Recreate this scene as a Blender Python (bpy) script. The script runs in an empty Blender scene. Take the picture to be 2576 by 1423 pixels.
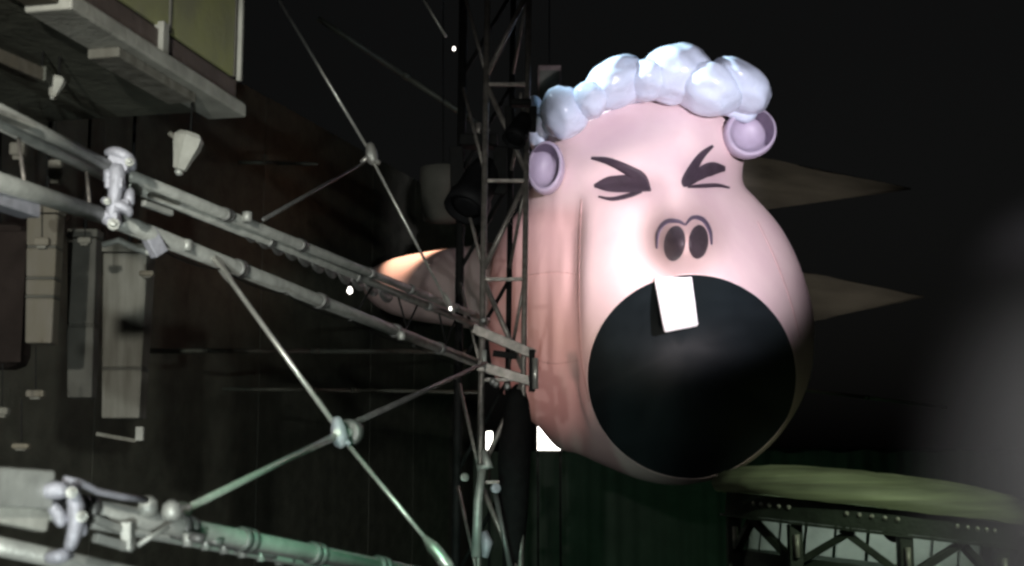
import bpy, bmesh, math, random
from mathutils import Vector, Matrix, noise
random.seed(7)
R = math.radians
SC = bpy.context.scene
COL = SC.collection

# ------------------------------------------------------------------ camera
CAMZ, PITCH, FPX = 7.0, R(8.25), 3539.0          # picture plan measured on a 2576 x 1423 grid
cd = bpy.data.cameras.new('camera'); cam = bpy.data.objects.new('camera', cd); COL.objects.link(cam)
cam.location = (0, 0, CAMZ); cam.rotation_euler = (R(90) + PITCH, 0, 0)
cd.sensor_width = 36; cd.lens = 36 * FPX / 2576
cd.clip_start = 0.1; cd.clip_end = 2000
cd.dof.use_dof = True; cd.dof.focus_distance = 26.5; cd.dof.aperture_fstop = 1.6
SC.camera = cam

# ------------------------------------------------------------------ night sky, moon, exposure
w = bpy.data.worlds.new('World'); SC.world = w; w.use_nodes = True
nt = w.node_tree; nt.nodes.clear()
sky = nt.nodes.new('ShaderNodeTexSky'); sky.sky_type = 'NISHITA'; sky.sun_disc = False
sky.sun_elevation = R(1.5); sky.sun_rotation = R(200); sky.dust_density = 4
hsv = nt.nodes.new('ShaderNodeHueSaturation'); hsv.inputs['Saturation'].default_value = 0.12
bg = nt.nodes.new('ShaderNodeBackground'); bg.inputs['Strength'].default_value = 0.0045
out = nt.nodes.new('ShaderNodeOutputWorld')
nt.links.new(sky.outputs[0], hsv.inputs['Color']); nt.links.new(hsv.outputs[0], bg.inputs[0]); nt.links.new(bg.outputs[0], out.inputs[0])
sd = bpy.data.lights.new('moon', 'SUN'); sd.energy = 0.012; sd.angle = R(0.5); sd.color = (1, 0.96, 0.9)
so = bpy.data.objects.new('moon', sd); COL.objects.link(so); so.rotation_euler = (R(60), 0, R(-20))
SC.view_settings.view_transform = 'Standard'; SC.view_settings.look = 'None'
SC.view_settings.exposure = 0; SC.view_settings.gamma = 1
SC.cycles.filter_width = 2.7
SC.cycles.use_denoising = True
SC.cycles.max_bounces = 6

# ------------------------------------------------------------------ helpers
CP, SP = math.cos(PITCH), math.sin(PITCH)
def at(x, y, Y):
    u = (x - 1288) / FPX; v = (711.5 - y) / FPX
    d = Vector((u, CP - v * SP, SP + v * CP))
    return Vector((0, 0, CAMZ)) + d * (Y / d.y)
def px(Y): return Y / FPX                        # metres per grid unit at distance Y

class MB:
    def __init__(s): s.v = []; s.f = []
    def add(s, vs, fs):
        o = len(s.v); s.v += [Vector(a) for a in vs]; s.f += [tuple(i + o for i in f) for f in fs]; return s
    def box(s, c, size, rot=None):
        c = Vector(c); h = [q / 2 for q in size]; vs = []
        for sx in (-1, 1):
            for sy in (-1, 1):
                for sz in (-1, 1):
                    p = Vector((sx * h[0], sy * h[1], sz * h[2]))
                    if rot is not None: p = rot @ p
                    vs.append(c + p)
        return s.add(vs, [(0,1,3,2),(4,6,7,5),(0,4,5,1),(2,3,7,6),(0,2,6,4),(1,5,7,3)])
    def frame(s, d):
        d = d.normalized(); up = Vector((0,0,1)) if abs(d.z) < .95 else Vector((1,0,0))
        a = d.cross(up).normalized(); b = a.cross(d).normalized(); return a, b
    def bar(s, p0, p1, wd, ht):
        p0 = Vector(p0); p1 = Vector(p1); a, b = s.frame(p1 - p0); vs = []
        for p in (p0, p1):
            for i, j in ((-1,-1),(1,-1),(1,1),(-1,1)): vs.append(p + a * i * wd / 2 + b * j * ht / 2)
        return s.add(vs, [(0,3,2,1),(4,5,6,7),(0,1,5,4),(1,2,6,5),(2,3,7,6),(3,0,4,7)])
    def path(s, pts, r, n=8, cap=True):
        pts = [Vector(p) for p in pts]; rs = r if isinstance(r, (list, tuple)) else [r] * len(pts)
        a, b = s.frame(pts[-1] - pts[0]); vs = []; fs = []
        for i, p in enumerate(pts):
            t = (pts[min(i+1, len(pts)-1)] - pts[max(i-1, 0)]).normalized()
            a = (a - t * a.dot(t)).normalized(); b = t.cross(a)
            for k in range(n):
                q = 2 * math.pi * k / n
                vs.append(p + (a * math.cos(q) + b * math.sin(q)) * rs[i])
        for i in range(len(pts) - 1):
            for k in range(n):
                k2 = (k + 1) % n
                fs.append((i*n+k, i*n+k2, (i+1)*n+k2, (i+1)*n+k))
        if cap: fs += [tuple(range(n-1, -1, -1)), tuple((len(pts)-1)*n + k for k in range(n))]
        return s.add(vs, fs)
    def tube(s, p0, p1, r, r2=None, n=10): return s.path([p0, p1], [r, r if r2 is None else r2], n)
    def lathe(s, c, axis, prof, n=24):
        c = Vector(c); axis = Vector(axis).normalized(); a, b = s.frame(axis); vs = []; fs = []
        for h, r in prof:
            for k in range(n):
                q = 2 * math.pi * k / n
                vs.append(c + axis * h + (a * math.cos(q) + b * math.sin(q)) * max(r, 1e-4))
        for i in range(len(prof) - 1):
            for k in range(n):
                k2 = (k+1) % n; fs.append((i*n+k, i*n+k2, (i+1)*n+k2, (i+1)*n+k))
        fs += [tuple(range(n-1, -1, -1)), tuple((len(prof)-1)*n + k for k in range(n))]
        return s.add(vs, fs)
    def build(s, name, mat, parent=None, smooth=False, bevel=0, subsurf=0):
        me = bpy.data.meshes.new(name); me.from_pydata([tuple(v) for v in s.v], [], s.f)
        me.materials.append(mat); me.update()
        bm = bmesh.new(); bm.from_mesh(me); bmesh.ops.recalc_face_normals(bm, faces=bm.faces); bm.to_mesh(me); bm.free()
        o = bpy.data.objects.new(name, me); COL.objects.link(o)
        if parent:
            o.parent = parent; o.matrix_parent_inverse = parent.matrix_world.inverted() if False else Matrix.Translation(-parent.location)
        if smooth:
            for p in me.polygons: p.use_smooth = True
        if bevel:
            m = o.modifiers.new('bevel', 'BEVEL'); m.width = bevel; m.segments = 2; m.limit_method = 'ANGLE'
        if subsurf:
            m = o.modifiers.new('sub', 'SUBSURF'); m.levels = m.render_levels = subsurf
        return o

def thing(name, label, cat, loc=(0,0,0), group=None):
    o = bpy.data.objects.new(name, None); COL.objects.link(o); o.location = loc; o.empty_display_size = .2
    return tag(o, label, cat, group)
def tag(o, label, cat, group=None, kind=None):
    if label: o['label'] = label
    if cat: o['category'] = cat
    if group: o['group'] = group
    if kind: o['kind'] = kind
    return o

def mat(name, col, rough=.5, metal=0, var=.15, scale=4, bump=.1, bscale=None, emit=None, estr=0, spec=.5, col2=None, stretch=None):
    m = bpy.data.materials.new(name); m.use_nodes = True; n = m.node_tree; b = n.nodes['Principled BSDF']
    b.inputs['Roughness'].default_value = rough; b.inputs['Metallic'].default_value = metal
    b.inputs['Specular IOR Level'].default_value = spec
    tc = n.nodes.new('ShaderNodeTexCoord')
    nz = n.nodes.new('ShaderNodeTexNoise'); nz.inputs['Scale'].default_value = scale; nz.inputs['Detail'].default_value = 6
    vec = tc.outputs['Object']
    if stretch:
        mp = n.nodes.new('ShaderNodeMapping'); mp.inputs['Scale'].default_value = stretch; n.links.new(vec, mp.inputs[0]); vec = mp.outputs[0]
    n.links.new(vec, nz.inputs['Vector'])
    rp = n.nodes.new('ShaderNodeValToRGB')
    rp.color_ramp.elements[0].position = .3; rp.color_ramp.elements[1].position = .7
    c2 = col2 or tuple(c * (1 - var) for c in col)
    rp.color_ramp.elements[0].color = (*c2, 1); rp.color_ramp.elements[1].color = (*[min(1, c * (1 + var * .5)) for c in col], 1)
    n.links.new(nz.outputs[0], rp.inputs[0]); n.links.new(rp.outputs[0], b.inputs['Base Color'])
    if bump:
        nb = n.nodes.new('ShaderNodeTexNoise'); nb.inputs['Scale'].default_value = bscale or scale * 5; nb.inputs['Detail'].default_value = 4
        n.links.new(tc.outputs['Object'], nb.inputs['Vector'])
        bp = n.nodes.new('ShaderNodeBump'); bp.inputs['Strength'].default_value = bump; bp.inputs['Distance'].default_value = .05
        n.links.new(nb.outputs[0], bp.inputs['Height']); n.links.new(bp.outputs[0], b.inputs['Normal'])
        mr = n.nodes.new('ShaderNodeMapRange'); mr.inputs[3].default_value = max(.05, rough - .12); mr.inputs[4].default_value = min(1, rough + .15)
        n.links.new(nb.outputs[0], mr.inputs[0]); n.links.new(mr.outputs[0], b.inputs['Roughness'])
    if emit:
        b.inputs['Emission Color'].default_value = (*emit, 1); b.inputs['Emission Strength'].default_value = estr
    return m
M = dict(
    alu=mat('aluminium', (.42, .43, .40), .5, .45, .25, 6, .15),
    aludark=mat('dull_aluminium', (.16, .16, .155), .45, .5, .3, 6, .15),
    steel=mat('dark_steel', (.26, .235, .215), .4, .5, .4, 9, .2),
    clamp=mat('clamp_casting', (.40, .40, .45), .5, .3, .2, 12, .25),
    wire=mat('steel_wire', (.55, .54, .5), .35, .6, .2, 10, 0),
    black=mat('black_paint', (.008, .008, .008), .7, 0, .4, 8, .2, spec=.15),
    blackgloss=mat('black_gloss', (.008, .008, .009), .6, 0, .3, 8, .1, spec=.15),
    rubber=mat('cable_rubber', (.008, .008, .008), .8, 0, .3, 8, .1, spec=.1),
    brown=mat('brown_cladding', (.080, .084, .066), .6, 0, .35, 2.2, .25, 9),
    greenpanel=mat('olive_panel', (.30, .31, .13), .55, 0, .25, 1.6, .12, 8, col2=(.25, .25, .16)),
    fascia=mat('fascia_boards', (.11, .085, .076), .6, 0, .3, 2.2, .25, 9),
    pale=mat('pale_ledge', (.34, .34, .305), .6, 0, .3, 3, .2),
    pillar=mat('pillar_cloth', (.14, .137, .118), .8, 0, .25, 1.8, .25, 6, col2=(.08, .075, .06), stretch=(4, 4, .5)),
    pillar2=mat('pillar_dim_cloth', (.075, .073, .062), .8, 0, .25, 2.2, .25, 6),
    pillar3=mat('pillar_worn_cloth', (.105, .095, .080), .8, 0, .3, 1.3, .25, 6, col2=(.095, .082, .055), stretch=(3, 3, .8)),
    skin=mat('pink_vinyl', (.80, .625, .61), .45, 0, .09, 1.1, .20, 2.6, spec=.35, col2=(.76, .565, .575)),
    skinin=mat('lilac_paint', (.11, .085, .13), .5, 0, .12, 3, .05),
    curl=mat('white_wig_vinyl', (.66, .76, .90), .24, 0, .10, 3, .07, 3.2),
    ear=mat('ear_vinyl', (.38, .33, .42), .45, 0, .1, 3, .08),
    seam=mat('seam_tape', (.62, .40, .39), .5, 0, .15, 6, .1),
    ink=mat('dark_lash_paint', (.055, .038, .052), .55, 0, .25, 3, .05),
    nostril=mat('nostril_paint', (.055, .042, .05), .5, 0, .15, 3, .05),
    mouth=mat('mouth_lining', (.011, .017, .020), .6, 0, .4, .8, .18, 1.6, spec=.35),
    tooth=mat('tooth_vinyl', (.90, .90, .92), .35, 0, .03, 2, .03),
    canopy=mat('canopy_sheet', (.30, .35, .21), .6, 0, .55, .7, .2, 4, stretch=(.5, .5, 9)),
    girder=mat('green_girder_paint', (.035, .05, .035), .5, .2, .35, 3, .2),
    rivet=mat('rivet_steel', (.45, .47, .40), .4, .3, .3, 8, .1),
    glassy=mat('pale_panel', (.42, .46, .42), .5, 0, .25, 1.5, .15),
    curtain=mat('backdrop_cloth', (.05, .06, .05), .9, 0, .25, 1.2, .2),
    ground=mat('ground_tarmac', (.045, .045, .045), .85, 0, .3, .6, .2, 8),
    sailcloth=mat('roof_sail_cloth', (.15, .135, .11), .85, 0, .6, .5, .3, 2, stretch=(.6, .6, 3.5)),
    speaker=mat('speaker_cabinet', (.16, .12, .11), .6, 0, .25, 4, .2),
    grille=mat('speaker_grille', (.024, .018, .016), .95, 0, .3, 3, .2, 20, spec=.1),
    lens=mat('lit_lens', (.9, .9, .85), .3, 0, 0, 2, 0, emit=(1, .97, .88), estr=14),
    bulb=mat('lit_bulb', (.9, .9, .85), .3, 0, 0, 2, 0, emit=(1, .93, .85), estr=7),
)

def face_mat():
    m = M['skin'].copy(); m.name = 'shade_painted_face_vinyl'; n = m.node_tree; b = n.nodes['Principled BSDF']
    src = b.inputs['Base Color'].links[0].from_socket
    a = n.nodes.new('ShaderNodeAttribute'); a.attribute_name = 'paint_shade'; sp = n.nodes.new('ShaderNodeSeparateColor'); n.links.new(a.outputs['Color'], sp.inputs[0])
    for k, c, f in ((0, (.66, .43, .42), .85), (1, (.50, .35, .33), .85), (2, (.44, .31, .35), .65)):  # rose side panel; brown snout and mauve eye shading painted into the colour
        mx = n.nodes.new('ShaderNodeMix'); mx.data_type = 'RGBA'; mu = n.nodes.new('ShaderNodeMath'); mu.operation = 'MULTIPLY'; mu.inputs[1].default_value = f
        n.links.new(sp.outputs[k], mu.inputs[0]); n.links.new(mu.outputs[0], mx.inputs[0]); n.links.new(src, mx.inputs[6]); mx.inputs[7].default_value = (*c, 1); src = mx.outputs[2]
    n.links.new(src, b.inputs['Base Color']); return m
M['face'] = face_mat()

# ------------------------------------------------------------------ unseen stage lamps, some read off the light, some added as fill
def stage_lamp(loc, target, power, color, cone, blend, label, radius=.25):
    """theatre lantern with a can, a yoke and a lens; its own light sits just in front of the lens"""
    loc = Vector(loc); d = (Vector(target) - loc).normalized()
    t = thing('stage_lamp', label, 'stage lamp', loc)
    MB().lathe(loc - d * .75, d, [(0, .12), (.05, .2), (.5, .22), (.68, .27), (.70, .27), (.70, .23), (.62, .2)], 20).build('lamp_can', M['black'], t, True)
    a, b = MB().frame(d); y = MB()
    y.bar(loc - d * .4 - a * .3, loc - d * .4 - a * .3 + Vector((0,0,.5)), .03, .06).build('yoke_arm', M['steel'], t)
    MB().bar(loc - d * .4 + a * .3, loc - d * .4 + a * .3 + Vector((0,0,.5)), .03, .06).build('yoke_arm', M['steel'], t)
    MB().bar(loc - d * .4 - a * .32 + Vector((0,0,.515)), loc - d * .4 + a * .32 + Vector((0,0,.515)), .06, .03).build('yoke_bridge', M['steel'], t)
    L = bpy.data.lights.new('lamp_beam', 'SPOT'); L.energy = power; L.color = color; L.spot_size = R(cone); L.spot_blend = blend; L.shadow_soft_size = radius
    o = bpy.data.objects.new('lamp_beam', L); COL.objects.link(o); o.parent = t
    o.matrix_parent_inverse = Matrix.Identity(4)
    o.location = d * .02; o.rotation_euler = d.to_track_quat('-Z', 'Y').to_euler()
    return t
HY = 30.0                                        # distance of the figure's widest outline
KEY = 1.0
stage_lamp((6.4, 2.0, 9.2), at(1745, 490, 27), 45000*KEY, (.97, .90, 1), 16.5, .8, 'big front lamp aimed at the inflatable face from the right')
stage_lamp((-10.0, 27.0, 21.5), at(1650, 150, 28), 36000*KEY, (.70, .88, 1), 15.5, .5, 'cool white lamp aimed down on the wig from the left')
stage_lamp((-4.3, 32, 21), at(1085, 680, 36), 12000*KEY, (1, .62, .40), 17, .6, 'warm lamp aimed down on the inflatable body', .15)
stage_lamp((2.6, 2.0, 4.6), at(1560, 700, 27), 15000*KEY, (1, .80, .66), 11.5, .9, 'peach coloured floor lamp aimed up at the face from the front')
stage_lamp((-4.2, 22, 4.4), at(1360, 850, 29), 950*KEY, (1, .60, .52), 27, .8, 'low warm lamp aimed up at the left cheek', .2)
stage_lamp((-2.6, -1.5, 9.5), at(120, 640, 12), 6500*KEY, (1, .99, .90), 40, .9, 'work lamp over the left hand trusses', .15)
stage_lamp((-.4, -2.5, 5.0), at(480, 1340, 9), 4600*KEY, (.92, 1, .96), 34, .8, 'cool floor lamp below the lower truss', .1)
stage_lamp((-1.6, 18, 4.3), at(1212, 1345, 23.2), 330*KEY, (.5, 1, .78), 30, .7, 'small green lamp aimed at the foot of the tower', .1)
stage_lamp((1.2, 5, 9.8), at(860, 1395, 11), 1500*KEY, (.35, 1, .62), 34, .8, 'green lamp hung above the right end of the lower truss', .2)
stage_lamp((12.0, 13, 15.0), at(2280, 1290, 26.5), 3900*KEY, (.88, 1, .74), 21, .5, 'green lamp aimed at the round canopy', .2)
stage_lamp((3, 34, 1.0), at(1750, 1500, 46), 420*KEY, (.3, 1, .5), 100, 1, 'green floor lamp washing the backdrop', .2)
stage_lamp((17, 12, 12), at(2110, 600, 39), 5500*KEY, (1, .93, .82), 18, .9, 'added unseen side lamp brightening the cloth wedges behind the head', .2)  # added wash lamp; without it the wedges stay dark

# ------------------------------------------------------------------ ground and backdrop
g = MB(); g.add([(-900,-900,0),(900,-900,0),(900,900,0),(-900,900,0)], [(0,1,2,3)])
tag(g.build('ground', M['ground']), None, None, kind='structure')

def curtain():
    b = MB(); n = 420; x0, x1 = at(1190, 1200, 46).x, at(2900, 1200, 46).x; zt = at(1700, 1135, 46).z
    vs = []; rows = 14
    for j in range(rows + 1):
        z = .02 + (zt - .02) * j / rows
        for i in range(n + 1):
            u = i / n; x = x0 + (x1 - x0) * u
            y = 46 + .05 * math.sin(u * 260 + .8 * math.sin(u * 37)) * (1 - .35 * j / rows) + .25 * math.sin(u * 31)
            vs.append((x, y, z + (.05 * math.sin(u * 90) if j == rows else 0)))
    fs = [(j*(n+1)+i, j*(n+1)+i+1, (j+1)*(n+1)+i+1, (j+1)*(n+1)+i) for j in range(rows) for i in range(n)]
    b.add(vs, fs)
    t = thing('backdrop_curtain', 'dark green lit cloth backdrop hanging low behind the inflatable head', 'curtain', ((x0+x1)/2, 46, 0))
    b.build('cloth', M['curtain'], t, True)
    MB().tube((x0 - .3, 46, zt + .06), (x1 + .3, 46, zt + .06), .05).build('hanging_pipe', M['black'], t, True)
curtain()

# ------------------------------------------------------------------ the inflatable head
CM = Vector((1740, 947)); RX, RY = 263, 257                    # mouth centre and half sizes on the plan grid
OUT = [(2048,840),(2043,920),(2024,990),(1985,1062),(1930,1128),(1850,1186),(1765,1213),(1690,1220),(1610,1206),(1530,1175),(1455,1142),(1401,1126),
       (1350,1070),(1290,1020),(1246,950),(1230,860),(1228,760),(1238,660),(1268,575),(1312,520),(1338,460),(1346,400),(1358,340),(1390,280),
       (1460,222),(1560,185),(1680,168),(1790,182),(1862,235),(1888,300),(1880,370),(1868,425),(1872,465),(1905,502),(1960,566),(2004,646),(2033,730),(2046,790)]
def spline(P, n):
    q = []
    L = len(P)
    for i in range(L):
        p0, p1, p2, p3 = [Vector(P[(i + k - 1) % L]) for k in range(4)]
        for s in range(n):
            t = s / n
            q.append(.5 * ((2*p1) + (p2-p0)*t + (2*p0-5*p1+4*p2-p3)*t*t + (3*p1-p0-3*p2+p3)*t*t*t))
    return q
CONT = spline(OUT, 7)
def edge_ratio(p):
    """how far p lies from the mouth centre towards the outline, 0..1"""
    d = p - CM; r = d.length
    if r < 1e-6: return 0
    best = 1e9; d = d / r
    for i in range(len(CONT)):
        a = CONT[i] - CM; b = CONT[(i+1) % len(CONT)] - CM; e = b - a
        den = d.x * e.y - d.y * e.x
        if abs(den) < 1e-9: continue
        t = (a.x * e.y - a.y * e.x) / den; s = (a.x * d.y - a.y * d.x) / den
        if t > 0 and -1e-6 <= s <= 1 + 1e-6: best = min(best, t)
    return min(1, r / best)
def gs(p, cx, cy, sx, sy): return math.exp(-((p.x - cx) / sx) ** 2 - ((p.y - cy) / sy) ** 2)
def seg(p, a, b):
    a = Vector(a); b = Vector(b); e = b - a; t = max(0, min(1, (p - a).dot(e) / e.dot(e))); return (p - a - e * t).length
def edge_dist(p):
    best = 1e9
    for i in range(len(CONT)):
        a = CONT[i]; e = CONT[(i+1) % len(CONT)] - a
        t = max(0, min(1, (p - a).dot(e) / e.dot(e))); best = min(best, (p - a - e * t).length_squared)
    return best ** .5
def depth(p, t=None):
    d = 0 if t == 1 else edge_dist(p)
    x = min(1, d / 270); e = (1 - (1 - x) ** 2.4) ** .55
    h = 1.55 + 1.9 * gs(p, 1735, 860, 400, 400) + .7 * gs(p, 1625, 380, 260, 220)
    h *= e
    R_ = ((1340,440),(1440,425),(1500,400),(1720,292),(1790,362),(1850,425),(1950,440))
    yr = 440
    for (xa, ya), (xb, yb) in zip(R_, R_[1:]):
        if xa <= p.x <= xb: yr = ya + (yb - ya) * (p.x - xa) / (xb - xa)
    q_ = (yr - p.y) / 16
    h -= .0115 * 16 * (math.log1p(math.exp(q_)) if q_ < 30 else q_) * e * min(1, .25 + x)                # above this crease the forehead slopes back
    h += 1.25 * gs(p, 1726, 610, 74, 70) + .42 * gs(p, 1706, 510, 58, 110)                     # snout and bridge
    h += .18 * gs(p, 1560, 640, 90, 130) * e             # brow and cheek
    h -= (.30 * gs(p, 1560, 455, 85, 32) + .22 * gs(p, 1800, 448, 55, 30)) * e                 # screwed-up eye hollows
    side = 1 / (1 + math.exp((p.x - (1456 + (p.y - 760) ** 2 * 1.9e-4)) / 6.5)) if p.y > 470 else 0
    k = min(1, (p.y - 470) / 110) if p.y > 470 else 0
    h -= .46 * side * e * k                                                                     # the side panel lies deeper than the face panel
    h += .07 * noise.noise(Vector((p.x / 26, p.y / 170, 3.3))) * side * e * k                                 # pleats of the side panel
    return h
def surf(x, y, off=0):
    p = Vector((x, y)); return at(x, y, HY - depth(p) - off)

head_root = at(1700, 1215, HY); 
head = thing('inflatable_head', 'giant pink inflatable head with a wide open black mouth and white curly wig', 'inflatable', head_root)
def build_head():
    b = MB(); n = len(CONT); NR = 46; ring = []
    rim = []
    for c in CONT:
        a = math.atan2((c.y - CM.y) / RY, (c.x - CM.x) / RX)
        d = (c - CM); ang = math.atan2(d.y, d.x)
        r = 1 / math.sqrt((math.cos(ang) / RX) ** 2 + (math.sin(ang) / RY) ** 2)
        r = min(r, d.length * .965)
        rim.append(CM + Vector((math.cos(ang), math.sin(ang))) * r)
    vs = []
    for j in range(NR + 1):
        s = j / NR; s = math.sin(s * math.pi / 2) ** .9 if s > 0 else 0
        for i in range(n):
            p = rim[i].lerp(CONT[i], s)
            R_ = (CONT[i] - CM).length; t = (p - CM).length / R_
            vs.append(at(p.x, p.y, HY - depth(p, 1 if j == NR else None)))
    # back half: shrink towards the middle while going deeper
    cen = at(1640, 690, HY)
    NB = 12
    for j in range(1, NB + 1):
        q = j / NB * math.pi / 2
        for i in range(n):
            p = at(CONT[i].x, CONT[i].y, HY); k = math.cos(q)
            v = cen + (p - cen) * max(k, .03); v.y = HY + 3.6 * math.sin(q); vs.append(v)
    fs = []
    for j in range(NR + NB):
        for i in range(n):
            i2 = (i + 1) % n; fs.append((j*n+i, j*n+i2, (j+1)*n+i2, (j+1)*n+i))
    fs.append(tuple((NR + NB) * n + i for i in range(n)))
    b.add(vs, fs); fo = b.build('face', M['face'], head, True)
    at_ = fo.data.color_attributes.new('paint_shade', 'FLOAT_COLOR', 'POINT')
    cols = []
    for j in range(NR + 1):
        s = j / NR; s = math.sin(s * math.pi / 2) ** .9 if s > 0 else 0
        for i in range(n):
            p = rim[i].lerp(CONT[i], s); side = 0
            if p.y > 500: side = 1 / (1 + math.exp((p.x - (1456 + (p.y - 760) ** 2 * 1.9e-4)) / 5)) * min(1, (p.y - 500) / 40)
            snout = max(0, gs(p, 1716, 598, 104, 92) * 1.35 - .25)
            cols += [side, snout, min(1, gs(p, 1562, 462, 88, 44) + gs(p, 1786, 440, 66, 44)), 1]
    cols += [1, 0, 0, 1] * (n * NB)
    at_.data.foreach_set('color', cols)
    # mouth lining: a bowl that starts at the rim
    m = MB(); mv = []; K = 16
    c3 = Vector((0,0,0)); rv = []
    for p in rim: rv.append(at(p.x, p.y, HY - depth(p)))
    for v in rv: c3 += v
    c3 /= n
    for j in range(K + 1):
        q = j / K
        for v in rv:
            k = 1 - q
            z = c3 + (v - c3) * max(k, .002); z.y = v.y * k * k + c3.y * (1 - k * k) + .5 * (1 - k ** 2)
            mv.append(z)
    mf = [(j*n+i, j*n+(i+1)%n, (j+1)*n+(i+1)%n, (j+1)*n+i) for j in range(K) for i in range(n)]
    mf.append(tuple(K*n+i for i in range(n)))
    m.add(mv, mf); mo = m.build('mouth', M['mouth'], head, True)
    mo['label'] = 'round black open mouth'
    # welt round the mouth
    lip = MB(); pts = [v + Vector((0, -.015, 0)) for v in rv]
    vs = []; NN = 6
    for i in range(n):
        t = (pts[(i+1) % n] - pts[i-1]).normalized(); o_ = (pts[i] - c3).normalized(); u_ = t.cross(o_)
        for k in range(NN):
            a = 2*math.pi*k/NN; vs.append(pts[i] + (o_ * math.cos(a) + u_ * math.sin(a)) * .010)
    lip.add(vs, [(i*NN+k, ((i+1)%n)*NN+k, ((i+1)%n)*NN+(k+1)%NN, i*NN+(k+1)%NN) for i in range(n) for k in range(NN)])
    lip.build('lip_welt', M['skin'], head, True)
build_head()

def stroke(pts, widths, name, m, off=.05, parent=head, n=40, label=None):
    """a painted stroke that follows the face"""
    P = [Vector(p) for p in pts]; b = MB(); vs = []; W = 7
    def cr(arr, u):
        k = u * (len(arr) - 1); i = min(int(k), len(arr) - 2); t = k - i
        g_ = lambda j: arr[max(0, min(len(arr) - 1, j))]
        p0, p1, p2, p3 = g_(i-1), g_(i), g_(i+1), g_(i+2)
        return .5 * ((2*p1) + (p2-p0)*t + (2*p0-5*p1+4*p2-p3)*t*t + (3*p1-p0-3*p2+p3)*t*t*t)
    for i in range(n + 1):
        u = i / n; c = cr(P, u); d = (cr(P, min(1, u + .01)) - cr(P, max(0, u - .01))).normalized(); nn = Vector((-d.y, d.x)); wd = max(.6, cr(widths, u))
        for k in range(W):
            q = c + nn * wd * (k / (W - 1) - .5) * 1.0
            vs.append(surf(q.x, q.y, off * (1 if 0 < k < W - 1 and 0 < i < n else .1)))
    b.add(vs, [(i*W+k, i*W+k+1, (i+1)*W+k+1, (i+1)*W+k) for i in range(n) for k in range(W-1)])
    o = b.build(name, m, parent, True)
    if label: o['label'] = label
    return o
def spot(cx, cy, rx, ry, rot, name, m, off=.04, parent=head):
    b = MB(); vs = [surf(cx, cy, off)]; N = 28; K = 6
    for j in range(1, K + 1):
        for i in range(N):
            a = 2*math.pi*i/N; x = math.cos(a)*rx*j/K; y = math.sin(a)*ry*j/K
            vs.append(surf(cx + x*math.cos(rot) - y*math.sin(rot), cy + x*math.sin(rot) + y*math.cos(rot), off if j < K else .004))
    fs = [(0, 1+i, 1+(i+1)%N) for i in range(N)] + [(1+(j-1)*N+i, 1+(j-1)*N+(i+1)%N, 1+j*N+(i+1)%N, 1+j*N+i) for j in range(1, K) for i in range(N)]
    b.add(vs, fs); return b.build(name, m, parent, True)
# eyes screwed shut, brows, nostrils
stroke([(1487,397),(1530,405),(1580,428),(1612,452),(1636,480)], [7,19,27,36,6], 'eyebrow', M['ink'])
stroke([(1494,467),(1530,463),(1580,462),(1612,468),(1638,479)], [8,38,44,32,5], 'closed_eye', M['ink'])
stroke([(1505,494),(1540,500),(1580,492),(1615,482)], [5,10,13,6], 'eye_crease', M['ink'])
stroke([(1794,366),(1766,390),(1742,425),(1727,456),(1727,470)], [7,18,24,26,12], 'eyebrow', M['ink'])
stroke([(1729,466),(1760,438),(1792,424),(1825,424)], [10,30,34,12], 'closed_eye', M['ink'])
stroke([(1730,470),(1770,467),(1806,466),(1836,472)], [6,11,10,5], 'eye_crease', M['ink'])
spot(1697, 612, 27, 45, .14, 'nostril', M['nostril']); spot(1757, 608, 25, 43, .08, 'nostril', M['nostril'])
stroke([(1652,625),(1655,585),(1675,558),(1705,556),(1724,566)], [5,10,12,10,5], 'nose_line', M['skinin'])
stroke([(1724,566),(1742,547),(1768,552),(1786,580),(1790,615)], [5,10,12,10,5], 'nose_line', M['skinin'])

# sewn seams of the face panels
stroke([(1462,500),(1457,620),(1456,760),(1462,900),(1482,1010)], [3,3.5,3.5,3.5,3], 'seam', M['seam'], .02)
stroke([(1452,690),(1400,684),(1340,690),(1290,700)], [2.5,3,3,2.5], 'seam', M['seam'], .02)
stroke([(1456,905),(1400,915),(1340,905),(1275,890)], [2.5,3,3,2.5], 'seam', M['seam'], .02)
stroke([(1905,555),(1950,650),(1990,760),(2012,850)], [2.2,2.6,2.6,2.2], 'seam', M['seam'], .02)
def tooth():
    b = MB(); q = [(1645,700),(1740,692),(1757,820),(1671,837)]; b_ = MB(); y0 = HY - depth(Vector((1693, 690))) 
    vs = []
    for dy in (.03, .20):
        for i, (x, y) in enumerate(q): vs.append(at(x, y, y0 + dy + (.34 if i > 1 else 0)))
    b.add(vs, [(0,1,2,3),(7,6,5,4),(0,4,5,1),(1,5,6,2),(2,6,7,3),(3,7,4,0)])
    b.build('tooth', M['tooth'], head, False, .04)
tooth()

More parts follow.
